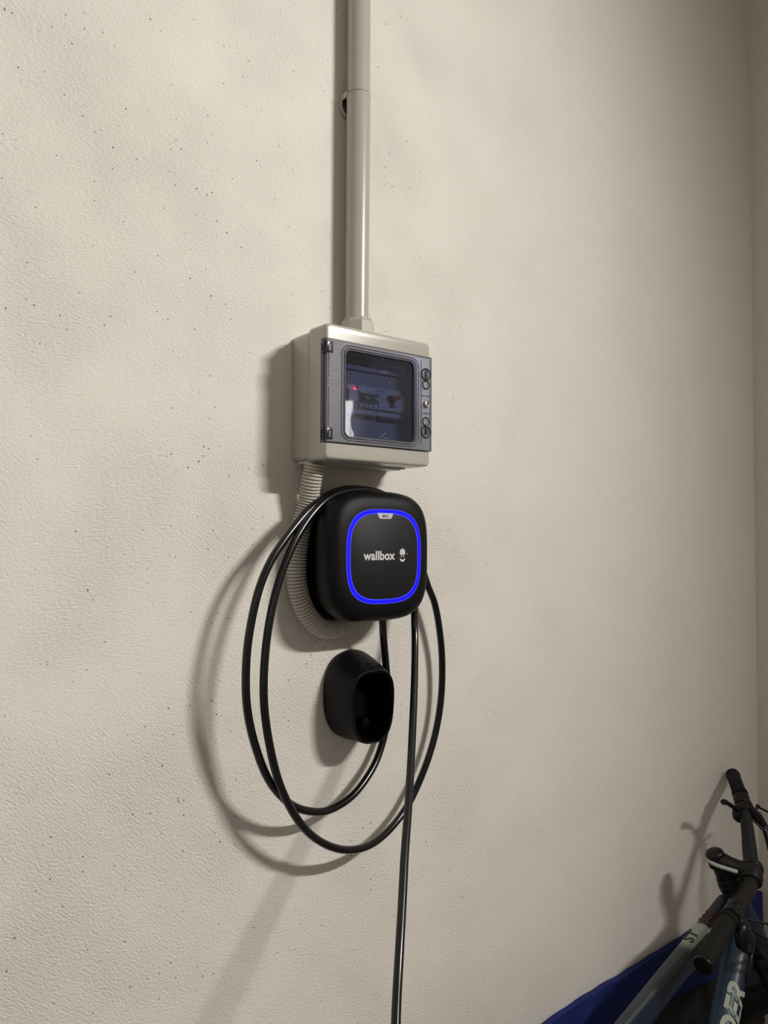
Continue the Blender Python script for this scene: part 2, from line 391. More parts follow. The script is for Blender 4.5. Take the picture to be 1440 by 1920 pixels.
# skirt rail seen under the front edge
obj('bottom_rail', join(bbox(X0 + .004, X1 - .017, -.0455, -.013, Z0 - .0042, Z0 + .001, .0015, 2), bbox(X0 + .004, X1 - .012, -.0500, -.0475, Z0 - .003, Z0 + .002, .001, 2)), M['box'], T)
obj('corner_screw', sphere((X0 + .013, -.050, Z1 + .0012), .0058, 1, .9, .55), M['pvc'], T)
cv = bmesh.new()
cs = [rrect(X0 - .0006, X1 + .0006, Z0 - .001, Z1 + .001, .007, -.0525), rrect(X0 - .0006, X1 + .0006, Z0 - .001, Z1 + .001, .007, -.0530)]
for k in range(0, 6):
    a = k / 5 * PI / 2; q = .0045
    cs.append(rrect(X0 - .0004 + q * (1 - math.cos(a)), X1 + .0004 - q * (1 - math.cos(a)), Z0 - .0008 + q * (1 - math.cos(a)), Z1 + .0008 - q * (1 - math.cos(a)), .007, -.0930 - q * math.sin(a) * .9))
rings(cv, cs)
ZD0, ZD1 = 1.6890, 1.8420                      # the band across the cover that the door closes
cv = boolean(cv, [bbox(X0 - .05, X1 + .05, -.2, -.0835, ZD0, ZD1), bbox(X0 + .0035, X1 - .0035, -.3, -.0570, ZD0 + .002, ZD1 - .002)])
obj('front_cover', cv, M['box'], T, angle=28)
# what is behind the door
obj('inner_panel', boolean(bbox(X0 + .0036, X1 - .0036, -.0700, -.0670, ZD0 + .0025, ZD1 - .0025), [bbox(X0 + .028, X1 - .030, -.1, -.05, 1.7395, 1.7865)]), M['panel'], T, smooth=False)
obj('inner_frame', join(bbox(X0 + .016, X0 + .019, -.078, -.0701, 1.697, 1.834), bbox(X1 - .022, X1 - .019, -.078, -.0701, 1.697, 1.834), bbox(X0 + .019, X1 - .022, -.0745, -.0701, 1.8085, 1.8100)), M['panel'], T, smooth=False)
obj('label_slot', boolean(bbox(X0 + .056, X0 + .1045, -.0716, -.0701, 1.8165, 1.8275, .0006, 1), [bbox(X0 + .0585, X0 + .102, -.08, -.071, 1.8185, 1.8255)]), M['module_dark'], T, smooth=False, label='dark rectangular circuit label slot')
obj('mounting_rail', bbox(X0 + .022, X1 - .024, -.0625, -.0575, 1.7550, 1.7720), M['steel'], T, smooth=False)
def module(x0, x1, name, label):
    return obj(name, join(bbox(x0, x1, -.0745, -.062, 1.7405, 1.7855, .0008, 1), bbox(x0 + .0006, x1 - .0006, -.0795, -.0740, 1.7500, 1.7770, .0008, 1)), M['module'], T, label=label)
o = module(X0 + .0530, X0 + .0715, 'surge_protector', 'white module with a red indicator light')
obj('indicator_light', sphere((X0 + .0645, -.0796, 1.7775), .0020, 1.5, .5, .9), M['red_led'], o, label='glowing red indicator')
obj('nameplate', bbox(X0 + .0550, X0 + .0690, -.0799, -.0794, 1.7535, 1.7600), M['panel'], o, smooth=False)
for k in range(2):
    xa = X0 + .0730 + k * .0183
    o = module(xa, xa + .0178, 'circuit_breaker', 'white circuit breaker with a cream toggle')
    obj('toggle', join(bbox(xa + .0035, xa + .0143, -.0890, -.0785, 1.7615, 1.7665, .0012, 2), cyl((xa + .0030, -.0800, 1.7625), (xa + .0148, -.0800, 1.7625), .0052, .0052, 16)), M['toggle_grey'], o)
    obj('slot', bbox(xa + .0062, xa + .0112, -.0799, -.0793, 1.7440 + .0075, 1.7475 + .0060), M['module_dark'], o, smooth=False)
    obj('toggle_shroud', bbox(xa + .001, xa + .0168, -.0815, -.0790, 1.7665, 1.7725, .0008, 1), M['module_dark'], o)
o = module(X0 + .1105, X0 + .1660, 'residual_current_breaker', 'wide white breaker with a red toggle')
obj('red_toggle', join(bbox(X0 + .1295, X0 + .1490, -.0905, -.0790, 1.7695, 1.7745, .0015, 2), bbox(X0 + .1320, X0 + .1420, -.0880, -.0790, 1.7660, 1.7700, .001, 1)), M['toggle_red'], o, label='red toggle')
obj('toggle_recess', bbox(X0 + .1320, X0 + .1430, -.0805, -.0790, 1.7560, 1.7665, .0006, 1), M['module_dark'], o)
obj('test_button', bbox(X0 + .1585, X0 + .1620, -.0803, -.0790, 1.7530, 1.7560, .0006, 1), M['module_dark'], o)
for k in range(4):
    obj('printed_line', bbox(X0 + .1140, X0 + .1240 - .002 * (k % 2), -.0797, -.0794, 1.7722 - k * .0040, 1.7726 - k * .0040), M['module_dark'], o, smooth=False)
obj('printed_line', join(bbox(X0 + .1110, X0 + .1270, -.0797, -.0794, 1.7542, 1.7547), bbox(X0 + .1266, X0 + .1270, -.0797, -.0794, 1.7520, 1.7547)), M['module_dark'], o, smooth=False)
for k in range(2):
    obj('terminal_hole', cyl((X0 + .1165 + k * .0055, -.0735, 1.7808), (X0 + .1165 + k * .0055, -.0750, 1.7808), .0018, .0018, 12), M['module_dark'], o)
obj('rail_clip', bbox(X0 + .075, X0 + .1080, -.0760, -.0690, 1.7362, 1.7405, .0006, 1), M['module_dark'], T)
obj('rail_clip', bbox(X0 + .114, X0 + .1580, -.0770, -.0690, 1.7352, 1.7403, .0006, 1), M['module_dark'], T)

# the door: frosted frame round a clear pane, hinges, turn latches, lock
WX0, WX1, WZ0, WZ1 = X0 + .0330, X0 + .1675, 1.7005, 1.8290
def plate(x0, x1, z0, z1, y0, y1, r=.002, b=.0008):
    m = bmesh.new()
    rings(m, [rrect(x0, x1, z0, z1, r, y0), rrect(x0, x1, z0, z1, r, y1 + b), rrect(x0 + b, x1 - b, z0 + b, z1 - b, max(r - b, .0004), y1)])
    return m
hole = bmesh.new(); rings(hole, [rrect(WX0, WX1, WZ0, WZ1, .009, -.2), rrect(WX0, WX1, WZ0, WZ1, .009, 0)])
dl = boolean(plate(X0 - .0008, X1 + .0008, ZD0 + .0008, ZD1 - .0008, -.0968, -.0998, .002), [hole])
door = obj('door_leaf', dl, M['frost'], T, angle=30, label='frosted smoky frame of the door')
obj('pane', plate(WX0 - .0005, WX1 + .0005, WZ0 - .0005, WZ1 + .0005, -.0955, -.0968, .009, .0003), M['glass'], door, angle=30, label='clear smoky pane')
def loop(x0, x1, z0, z1, r, y, rad, N=8):
    pts = rrect(x0, x1, z0, z1, r, y, 8); bm = bmesh.new(); n = len(pts); rs = []
    for i, p in enumerate(pts):
        t = (pts[(i + 1) % n] - pts[i - 1]).normalized(); v = Vector((0, -1, 0)); u = t.cross(v)
        rs.append([bm.verts.new(p + (u * math.cos(2 * PI * k / N) + v * math.sin(2 * PI * k / N)) * rad) for k in range(N)])
    for i in range(n):
        for k in range(N):
            bm.faces.new((rs[i][k], rs[(i + 1) % n][k], rs[(i + 1) % n][(k + 1) % N], rs[i][(k + 1) % N]))
    bmesh.ops.recalc_face_normals(bm, faces=bm.faces)
    return bm
obj('pane_rib', loop(WX0 - .0022, WX1 + .0022, WZ0 - .0022, WZ1 + .0022, .0105, -.1000, .0013), M['smoke'], door)
obj('pane_rib', loop(WX0 - .0070, WX1 + .0070, WZ0 - .0062, WZ1 + .0062, .0140, -.0998, .0009), M['smoke'], door)
obj('door_edge', join(bbox(X0 - .0006, X0 + .0008, -.0967, -.0838, ZD0 + .001, ZD1 - .001), bbox(X1 - .0008, X1 + .0006, -.0967, -.0838, ZD0 + .001, ZD1 - .001),
                      bbox(X0 + .001, X1 - .001, -.0967, -.0838, ZD0 + .0009, ZD0 + .0019), bbox(X0 + .001, X1 - .001, -.0967, -.0838, ZD1 - .0019, ZD1 - .0009)), M['smoke'], door, smooth=False)
obj('edge_line', join(bbox(X0 - .0002, X1 + .0002, -.1000, -.0960, ZD1 - .0014, ZD1 - .0006), bbox(X0 - .0002, X1 + .0002, -.1000, -.0960, ZD0 + .0006, ZD0 + .0014), bbox(X1 + .0002, X1 + .0009, -.1001, -.0840, ZD0 + .0008, ZD1 - .0008)), M['dark_smoke'], door, smooth=False)
obj('edge_rib', join(cyl((X0 + .0030, -.0995, 1.7085), (X0 + .0030, -.0995, 1.8195), .0012, None, 8), cyl((X0 - .0012, -.0920, 1.7085), (X0 - .0012, -.0920, 1.8195), .0009, None, 8)), M['smoke'], door)
for zc in (1.8285, 1.7015):
    a, b = X0 - .0018, X0 + .0098; z0, z1 = zc - .0085, zc + .0085
    h = boolean(bbox(a, b, -.1015, -.0850, z0, z1, .0012, 2), [bbox(a + .0050, b - .0022, -.2, -.0990, z0 + .0030, z1 - .0030), bbox(a - .01, a + .0014, -.0985, -.0880, z0 + .003, z1 - .003)])
    hh = obj('hinge', h, M['dark_smoke'], door, angle=30)
    obj('hinge_tab', bbox(a + .0048, b - .0026, -.1006, -.0992, z0 + .0036, z1 - .0036, .0003, 1), M['frost'], hh)
    obj('hinge_pin', cyl((X0 - .0012, -.0945, z0 - .0015), (X0 - .0012, -.0945, z1 + .0015), .0022, None, 12), M['dark_smoke'], hh)
obj('latch_strip', bbox(X0 + .1800, X0 + .1806, -.1004, -.0996, ZD0 + .010, ZD1 - .008), M['dark_smoke'], door, smooth=False)
for z in (1.7780, 1.7500): obj('latch_strip', bbox(X0 + .1800, X1 + .0002, -.1004, -.0996, z, z + .0007), M['dark_smoke'], door, smooth=False)
for zc, up in ((1.8065, 1), (1.7260, -1)):
    l = obj('turn_latch', join(torus((X0 + .1905, -.0998, zc + up * .006), (0, 1, 0), .0092, .0013, 32, 8), torus((X0 + .1905, -.0998, zc - up * .0105), (0, 1, 0), .0068, .0011, 28, 8)), M['dark_smoke'], door)
    obj('latch_grip', bbox(X0 + .1885, X0 + .1928, -.1030, -.0996, zc - .0075 + up * .003, zc + .0095 + up * .003, .001, 2), M['smoke'], l)
    obj('latch_slot', bbox(X0 + .1900, X0 + .1912, -.1034, -.1029, zc - .0050 + up * .003, zc + .0065 + up * .003), M['dark_smoke'], l, smooth=False)
lk = obj('key_lock', join(cyl((X0 + .1915, -.0990, 1.7650), (X0 + .1915, -.1022, 1.7650), .0062, .0058, 32, .0006), torus((X0 + .1915, -.1020, 1.7650), (0, 1, 0), .0048, .0009, 32, 8)), M['chrome'], door, label='round chrome key lock')
obj('keyhole', join(bbox(X0 + .1908, X0 + .1922, -.1026, -.1020, 1.7625, 1.7672), cyl((X0 + .1915, -.1019, 1.7668), (X0 + .1915, -.1026, 1.7668), .0014, None, 12)), M['module_dark'], lk, smooth=False)
obj('latch_shade_plate', bbox(X0 + .1790, X1 - .0015, -.0900, -.0870, ZD0 + .003, ZD1 - .003), M['module_dark'], T, smooth=False)  # dark plate added for the shade behind the frosted frame's latch side
scr = bmesh.new()
for (x, z, a, L) in ((.106, 1.8060, .35, .010), (.112, 1.8050, .25, .006), (.118, 1.7900, .8, .005), (.108, 1.7090, .7, .009), (.100, 1.7050, .9, .006), (.112, 1.7035, .05, .010), (.104, 1.8255, 1.1, .004)):
    p = Vector((X0 + x, -.0970, z)); d = Vector((math.cos(a), 0, math.sin(a))) * L * .5
    scr = join(scr, tube([p - d, p + d], .00016, 4))
so = obj('scratches', scr, M['print'], door, smooth=False); so['kind'] = 'stuff'

# ---------------------------------------------------------------- corrugated flexible conduit
cor = [(0.6394, -0.0445, 1.6630), (0.6378, -0.0390, 1.6376), (0.6376, -0.0280, 1.6017), (0.6318, -0.0215, 1.5690), (0.6258, -0.0195, 1.5324), (0.6243, -0.0190, 1.4959), (0.6297, -0.0185, 1.4633), (0.6434, -0.0185, 1.4342), (0.6660, -0.0185, 1.4125), (0.6930, -0.0185, 1.4070), (0.7159, -0.0190, 1.4165), (0.7283, -0.0190, 1.4337)]
cp = smooth_path(catmull(cor, 30), 6)
Ls = [0.0]
for a, b in zip(cp[:-1], cp[1:]): Ls.append(Ls[-1] + (b - a).length)
def at_len(s):
    for i in range(1, len(Ls)):
        if Ls[i] >= s: t = (s - Ls[i - 1]) / (Ls[i] - Ls[i - 1]); return cp[i - 1].lerp(cp[i], t)
    return cp[-1]
pitch = 0.0049; n = int(Ls[-1] / pitch); pp, rr = [], []
for k in range(n):
    for f, r in ((0, .0124), (.12, .0132), (.24, .0152), (.40, .0157), (.62, .0157), (.78, .0152), (.90, .0132)):
        pp.append(at_len((k + f) * pitch)); rr.append(r)
o = obj('corrugated_conduit', tube(pp, rr, 32), M['flex'], angle=60)
tag(o, 'ribbed grey flexible conduit curving from the enclosure down behind the charger', 'conduit')

# ---------------------------------------------------------------- charger
QX, QZ = 0.7320, 1.5222
T = thing('wall_charger', (QX, 0, QZ - .1), 'black rounded square car charger with a glowing blue ring', 'charger')
b = bmesh.new(); rings(b, [sq(QX, QZ + dz, hw, hh, n_, y) for y, hw, hh, n_, dz in ((-.001, .085, .086, 4.2, -.002), (-.004, .0865, .0885, 4.2, -.002), (-.040, .0865, .0890, 4.2, -.002), (-.052, .084, .087, 4, 0))])
obj('back_housing', b, M['blk'], T)
b = bmesh.new(); S = [(-.0500, .088, .0900, 3.4), (-.0512, .0925, .0945, 3.4), (-.0560, .0965, .0985, 3.45), (-.0650, .0985, .1006, 3.5), (-.0760, .0985, .1006, 3.55), (-.0850, .0965, .0988, 3.6), (-.0905, .0940, .0962, 3.6), (-.0945, .0905, .0928, 3.55), (-.0970, .0865, .0888, 3.5), (-.0985, .0815, .0838, 3.4), (-.0993, .0770, .0795, 3.35), (-.0998, .0735, .0755, 3.3)]
rings(b, [sq(QX, QZ, hw, hh, n_, y, 96) for y, hw, hh, n_ in S])
obj('front_shell', b, M['blk'], T, angle=60)
b = bmesh.new(); rings(b, [sq(QX, QZ, .0655, .0655, 3.2, y, 96) for y in (-.0990, -.10012)] + [sq(QX, QZ, .0650, .0650, 3.2, -.1004, 96)])
face = obj('face_panel', b, M['blkface'], T)
def band(h0, h1, y0, y1, mt, nm, par):
    bm = bmesh.new(); A_ = [sq(QX, QZ, h, h, 3.2, y, 120) for h, y in ((h1, y0), (h1, y1), (h0, y1), (h0, y0))]
    rs = [[bm.verts.new(p) for p in s] for s in A_]
    for a, c in zip(rs, rs[1:] + rs[:1]):
        for i in range(120): bm.faces.new((a[i], a[(i + 1) % 120], c[(i + 1) % 120], c[i]))
    bmesh.ops.recalc_face_normals(bm, faces=bm.faces)
    return obj(nm, bm, mt, par, angle=60)
rg = band(.0658, .0712, -.0992, -.1003, M['ring'], 'light_ring', T); rg['label'] = 'glowing blue light ring'
band(.0649, .0659, -.0992, -.1004, M['ringedge'], 'ring_edge', rg)
band(.0711, .0719, -.0992, -.1002, M['ringedge'], 'ring_edge', rg)
wt = fit(text_bm('wallbox', .02, bold=.00055, depth=.0001, space=1.02), .6908, .7512, 1.5165, 1.5305, -.1006)
obj('lettering', wt, M['print'], face, smooth=False, label='the word wallbox in light grey')
ic = bmesh.new()
def poly(bm, pts, y=-.1005, d=.0003):
    f = [bm.verts.new((x, y, z)) for x, z in pts]; g = [bm.verts.new((x, y - d, z)) for x, z in pts]; k = len(pts)
    for i in range(k): bm.faces.new((f[i], f[(i + 1) % k], g[(i + 1) % k], g[i]))
    bm.faces.new(g); bm.faces.new(list(reversed(f)))
IX, IZ = .7660, 1.5238
poly(ic, [(IX - .0052, IZ + .0010), (IX + .0052, IZ + .0010)] + [(IX + .0052 * math.cos(a), IZ + .0050 + .0050 * math.sin(a)) for a in [PI * k / 12 for k in range(13)]])
for s in (-1, 1): poly(ic, [(IX + s * .0022 - .0008, IZ + .0011), (IX + s * .0022 + .0008, IZ + .0011), (IX + s * .0022 + .0008, IZ - .0032), (IX + s * .0022 - .0008, IZ - .0032)][::1])
poly(ic, [(IX + .0054 * math.cos(a), IZ - .0046 + .0058 * math.sin(a)) for a in [PI + PI * k / 12 for k in range(13)]] + [(IX + .0046 - .0092 * t, IZ - .0050 - .0022 * math.sin(PI * t)) for t in (.1, .3, .5, .7, .9)])
poly(ic, [(IX + .0075, IZ + .0018), (IX + .0105, IZ + .0018), (IX + .0105, IZ + .0024), (IX + .0075, IZ + .0024)])
bmesh.ops.recalc_face_normals(ic, faces=ic.faces)
obj('plug_emblem', ic, M['print'], face, smooth=False, label='light grey plug face emblem')
bd = bmesh.new(); poly(bd, [(QX - .0150, 1.5882), (QX - .0138, 1.5838), (QX - .0120, 1.5808), (QX - .0098, 1.5795), (QX + .0098, 1.5795), (QX + .0120, 1.5808), (QX + .0138, 1.5838), (QX + .0150, 1.5882)], -.1003, .0005)
bmesh.ops.recalc_face_normals(bd, faces=bd.faces)
bo = obj('badge', bd, M['badge'], face, smooth=False, label='small silver badge')
obj('badge_lettering', fit(text_bm('MAX', .004, bold=.0001, depth=.00005), QX - .0058, QX + .0058, 1.5814, 1.5858, -.1010), M['badge_text'], bo, smooth=False)
obj('mounting_bracket', join(bbox(.6690, .7950, -.030, -.0008, 1.4245, 1.4420, .003, 2), bbox(.6780, .6950, -.042, -.030, 1.4250, 1.4360, .002, 2)), M['blk'], T)
obj('cable_gland', join(cyl((.7570, -.060, 1.4440), (.7582, -.060, 1.4290), .0105, .0100, 24, .001), cyl((.7582, -.060, 1.4290), (.7588, -.060, 1.4240), .0082, .0072, 24)), M['blk'], T)

# ---------------------------------------------------------------- charging cable
c1 = [(.7575, -.060, 1.436),
      (0.7588, -0.0600, 1.4267), (0.7666, -0.0530, 1.3918), (0.7824, -0.0380, 1.3572), (0.7978, -0.0230, 1.3207), (0.8060, -0.0155, 1.2836), (0.8045, -0.0150, 1.2469), (0.7914, -0.0190, 1.2120), (0.7663, -0.0270, 1.1794), (0.7214, -0.0380, 1.1495), (0.6730, -0.0470, 1.1390), (0.6348, -0.0540, 1.1451), (0.5928, -0.0610, 1.1658), (0.5539, -0.0670, 1.2073), (0.5284, -0.0710, 1.2612), (0.5140, -0.0730, 1.3146), (0.5111, -0.0735, 1.3659), (0.5160, -0.0725, 1.4163), (0.5308, -0.0700, 1.4742), (0.5519, -0.0665, 1.5161), (0.5764, -0.0630, 1.5463), (0.5959, -0.0600, 1.5666), (0.6185, -0.0560, 1.5875), (0.6398, -0.0520, 1.6025), (0.6634, -0.0470, 1.6157), (0.6907, -0.0420, 1.6248), (0.7161, -0.0380, 1.6277), (0.7414, -0.0350, 1.6268),
      (.7860, -.0330, 1.6140), (.8280, -.0330, 1.5780), (.8540, -.0345, 1.5250),
      (.8753, -.0345, 1.4722), (.8939, -.0325, 1.4394), (.9097, -.028, 1.3922), (.9197, -.024, 1.3356), (.9190, -.022, 1.2705), (.9045, -.022, 1.2080), (.8745, -.024, 1.1486), (0.8277, -0.0300, 1.0958), (0.7603, -0.0440, 1.0689), (0.6978, -0.0560, 1.0745), (0.6414, -0.0660, 1.1029), (0.5975, -0.0740, 1.1450), (0.5639, -0.0795, 1.2018), (0.5448, -0.0820, 1.2609), (0.5347, -0.0825, 1.3209), (0.5358, -0.0810, 1.3790), (0.5458, -0.0770, 1.4368), (0.5640, -0.0715, 1.4919), (0.5883, -0.0670, 1.5394), (0.6105, -0.0630, 1.5691), (0.6331, -0.0595, 1.5925), (0.6571, -0.0555, 1.6095), (0.6851, -0.0510, 1.6200), (0.7158, -0.0475, 1.6255), (0.7457, -0.0455, 1.6257),
      (.7800, -.0450, 1.6170), (.8110, -.0455, 1.5930), (.8330, -.0460, 1.5550), (.8400, -.0465, 1.5080), (.8380, -.0480, 1.4650),
      (0.8321, -0.0520, 1.4261), (0.8249, -0.0620, 1.3840), (0.7985, -0.0920, 1.3221), (0.7691, -0.1230, 1.2655), (0.7381, -0.1550, 1.2143), (0.7065, -0.1870, 1.1682), (0.6760, -0.2170, 1.1262), (0.6444, -0.2500, 1.0799), (0.6123, -0.2830, 1.0341), (0.5816, -0.3150, 0.9845), (.53, -.375, .900), (.45, -.46, .76), (.36, -.57, .58), (.24, -.72, .34), (.08, -.90, .13), (-.15, -1.10, .02), (-.5, -1.35, .008), (-1.0, -1.6, .008)]
cp2 = smooth_path(catmull(c1, 10), 4)
o = obj('charging_cable', tube(cp2, .0059, 14), M['cable'], angle=80)
tag(o, 'thick black charging cable looped twice around the charger and hanging down', 'cable')

# ---------------------------------------------------------------- connector holder
T = thing('connector_holder', (.7385, 0, 1.235), 'black cup shaped plug holder fixed to the wall below the charger', 'holder')
def hsec(t):                                    # t 0 at the wall, 1 at the mouth
    e = t ** 1.1
    return dict(cx=.7385, cz=1.2995 - .0120 * e, hw=.0535 - .0130 * t ** 1.5, hh=.0700 - .0136 * t ** 1.2, n=2.35 + .55 * t, tp=.02 + .07 * t)
b = bmesh.new(); L_ = []
for t in (0, .04, .12, .25, .4, .55, .7, .85, .95, 1.0):
    d = hsec(t); q = (0.0025 if t == 0 else 0)
    L_.append(sq(d['cx'], d['cz'], d['hw'] - q, d['hh'] - q, d['n'], -.001 - .064 * t, 72, d['tp']))
d = hsec(1.0)
for k, y in ((.0008, -.0656), (.0020, -.0654), (.0028, -.0640), (.0032, -.055), (.0045, -.016)):
    L_.append(sq(d['cx'], d['cz'], d['hw'] - k, d['hh'] - k, d['n'], y, 72, d['tp']))
rings(b, L_)
obj('holder_shell', b, M['blk'], T, angle=60)
b = bmesh.new(); N_ = 72
for h0, h1, y0, y1 in ((.0030, .0046, -.0640, -.0200),):
    ra = [[b.verts.new(p) for p in sq(d['cx'], d['cz'], d['hw'] - h, d['hh'] - h, d['n'], y, N_, d['tp'])] for h, y in ((h0, y0), (h0 + .0008, y1), (h1 + .0008, y1), (h1, y0))]
    for a, c in zip(ra, ra[1:] + ra[:1]):
        for i in range(N_): b.faces.new((a[i], a[(i + 1) % N_], c[(i + 1) % N_], c[i]))
bmesh.ops.recalc_face_normals(b, faces=b.faces)
obj('holder_lining', b, M['blkin'], T, angle=60)
obj('holder_back', join(cyl((.7385, -.0160, 1.2875), (.7385, -.0200, 1.2875), .037, .036, 40)), M['blkin'], T)
obj('socket_boss', join(cyl((.7440, -.0200, 1.2560), (.7440, -.0400, 1.2560), .0095, .0085, 32, .002)), M['blkin'], T)
obj('screw', join(cyl((.7420, -.046, 1.3495), (.7420, -.0462, 1.3540), .0036, .0032, 20, .0006), torus((.7420, -.0470, 1.3515), (0, -.25, 1), .0046, .0006, 24, 6)), M['blk'], T)
obj('holder_mark', torus((.7420, -.0560, 1.3485), (0, -.25, 1), .0035, .0005, 24, 6), M['blk'], T)

# ---------------------------------------------------------------- blue cover standing along the wall behind the bicycle
T = thing('folded_cover', (1.5, -.012, 0), 'blue fabric cover with a dark grey lower part standing along the wall', 'cover')
def sheet(x0, x1, zf0, zf1, nx, nz, y0, th):
    bm = bmesh.new(); F_, B_ = [], []
    for i in range(nx + 1):
        x = x0 + (x1 - x0) * i / nx; z0, z1 = zf0(x), zf1(x); f, bk = [], []
        for j in range(nz + 1):
            z = z0 + (z1 - z0) * j / nz
            wv = .0014 * math.sin(x * 23 + z * 9) + .0009 * math.sin(x * 61 - z * 17) + .0010 * math.sin((x + z) * 37)
            wv += .004 * math.exp(-((x - 1.86 - (z - .5) * .5) / .012) ** 2) + .004 * math.exp(-((x - 1.93 + (z - .5) * .7) / .014) ** 2) + .003 * math.exp(-((x - 1.36 - (z - .6) * 1.2) / .012) ** 2)
            f.append(bm.verts.new((x, y0 - wv, z))); bk.append(bm.verts.new((x, y0 + th, z)))
        F_.append(f); B_.append(bk)
    for i in range(nx):
        for j in range(nz):
            bm.faces.new((F_[i][j], F_[i + 1][j], F_[i + 1][j + 1], F_[i][j + 1])); bm.faces.new((B_[i][j], B_[i][j + 1], B_[i + 1][j + 1], B_[i + 1][j]))
        bm.faces.new((F_[i][0], B_[i][0], B_[i + 1][0], F_[i + 1][0])); bm.faces.new((F_[i][nz], F_[i + 1][nz], B_[i + 1][nz], B_[i][nz]))
    for j in range(nz):
        bm.faces.new((F_[0][j], F_[0][j + 1], B_[0][j + 1], B_[0][j])); bm.faces.new((F_[nx][j], B_[nx][j], B_[nx][j + 1], F_[nx][j + 1]))
    bmesh.ops.recalc_face_normals(bm, faces=bm.faces)
    return bm
M['blue'] = mat('blue_fabric', (0.012, 0.022, 0.145), 0.6, spec=.25, bump=.4, bscale=1500, scale=30)
M['greyfab'] = mat('dark_grey_fabric', (0.030, 0.030, 0.028), 0.75, spec=.2, bump=.4, bscale=1500)
EDGE = [(.80, .594), (1.2, .601), (1.3, .608), (1.39, .611), (1.46, .610), (1.58, .614), (1.66, .615), (1.73, .618), (2.01, .624), (2.055, .628), (2.08, .615)]
def ztop(x):
    for (a, za), (b, zb) in zip(EDGE[:-1], EDGE[1:]):
        if x <= b: return za + (zb - za) * (x - a) / (b - a) + .0008 * math.sin(x * 77)
    return EDGE[-1][1]
zmid = lambda x: .492 - (x - 1.6) * .05
obj('upper_cloth', sheet(.86, 2.072, zmid, ztop, 160, 14, -.0155, .0125), M['blue'], T, angle=80, label='blue upper cloth')
obj('lower_cloth', sheet(.86, 2.072, lambda x: .001, zmid, 120, 20, -.0145, .0115), M['greyfab'], T, angle=80, label='dark grey lower cloth')
obj('seam', tube([Vector((.86 + 1.21 * i / 60, -.0185, zmid(.86 + 1.21 * i / 60))) for i in range(61)], .0022, 6), M['greyfab'], T)

# ---------------------------------------------------------------- bicycle
T = thing('mountain_bike', (1.40, -.25, 0), 'dark blue mountain bike leaning into the corner with its handlebar turned', 'bicycle')
ST = Vector((1.657, -.119, .848))                     # top of the steerer
SD = Vector((.31, -.27, -.93)).normalized()           # steering axis, downwards
def yb(z): return -.119 - .25 * (.85 - z)
HT0, HT1 = ST + SD * .072, ST + SD * .200             # head tube
def frame_tube(name, p0, p1, dims0, dims1, cols, nrm, n_=2.6, seg=40, N=32, extra=None):
    """hydroformed tube: super-ellipse section, dims = (half across, half along nrm); cols(s, angle) gives the paint"""
    p0, p1 = Vector(p0), Vector(p1); t = (p1 - p0).normalized(); nn = Vector(nrm); nn = (nn - t * nn.dot(t)).normalized(); sd = nn.cross(t)
    bm = bmesh.new(); lay = bm.loops.layers.float_color.new('paint'); secs = []
    for i in range(seg + 1):
        s = i / seg; c = p0.lerp(p1, s); a, b_ = [dims0[k] + (dims1[k] - dims0[k]) * s for k in (0, 1)]
        if extra: b_, off = extra(s, b_); c = c + nn * off
        secs.append([c + sd * (a * math.copysign(abs(math.cos(q)) ** (2 / n_), math.cos(q))) + nn * (b_ * math.copysign(abs(math.sin(q)) ** (2 / n_), math.sin(q))) for q in [2 * PI * k / N for k in range(N)]])
    rs = rings(bm, secs)
    L = (p1 - p0).length
    for f in bm.faces:
        for lp in f.loops:
            rel = lp.vert.co - p0; s = rel.dot(t) / L; across = rel.dot(sd); along = rel.dot(nn)
            lp[lay] = (*cols(s, across, along), 1)
    return bm, (t, sd, nn)
NAVY = (.0045, .013, .034); DKB = (.006, .016, .034)
def mixc(a, b, t): t = max(0, min(1, t)); t = t * t * (3 - 2 * t); return tuple(a[k] + (b[k] - a[k]) * t for k in range(3))
WHT = (.40, .46, .40); GRY = (.038, .048, .056); SLATE = (.015, .025, .037); MAROON = (.030, .010, .014)
TT0, TT1 = Vector((1.672, -.133, .745)), Vector((1.086, -.170, .606))
def ttcol(s, across, along):
    if along > 0.012:
        if s < .105: return DKB
        if s < .190: return MAROON
        if s < .300: return WHT
        return mixc(mixc(WHT, GRY, (s - .285) / .06), mixc(GRY, SLATE, (s - .4) / .5), (s - .36) / .1)
    if along < -.004 or True:
        if s < .17: return NAVY
        if s < .200: return WHT
        if s < .44: return mixc(GRY, NAVY, (s - .22) / .12)
        return NAVY
bm, ax = frame_tube('top_tube', TT0, TT1, (.0185, .021), (.0120, .0290), ttcol, (0, .15, 1), 3.6, 120, 40, extra=lambda s, b_: (b_ + .010 * math.exp(-((s - .18) / .13) ** 2), -.010 * math.exp(-((s - .18) / .13) ** 2) - (b_ - .021)))
fr = obj('frame', bmesh.new(), M['paint'], T)
top = obj('top_tube', bm, M['paint'], fr, angle=60)
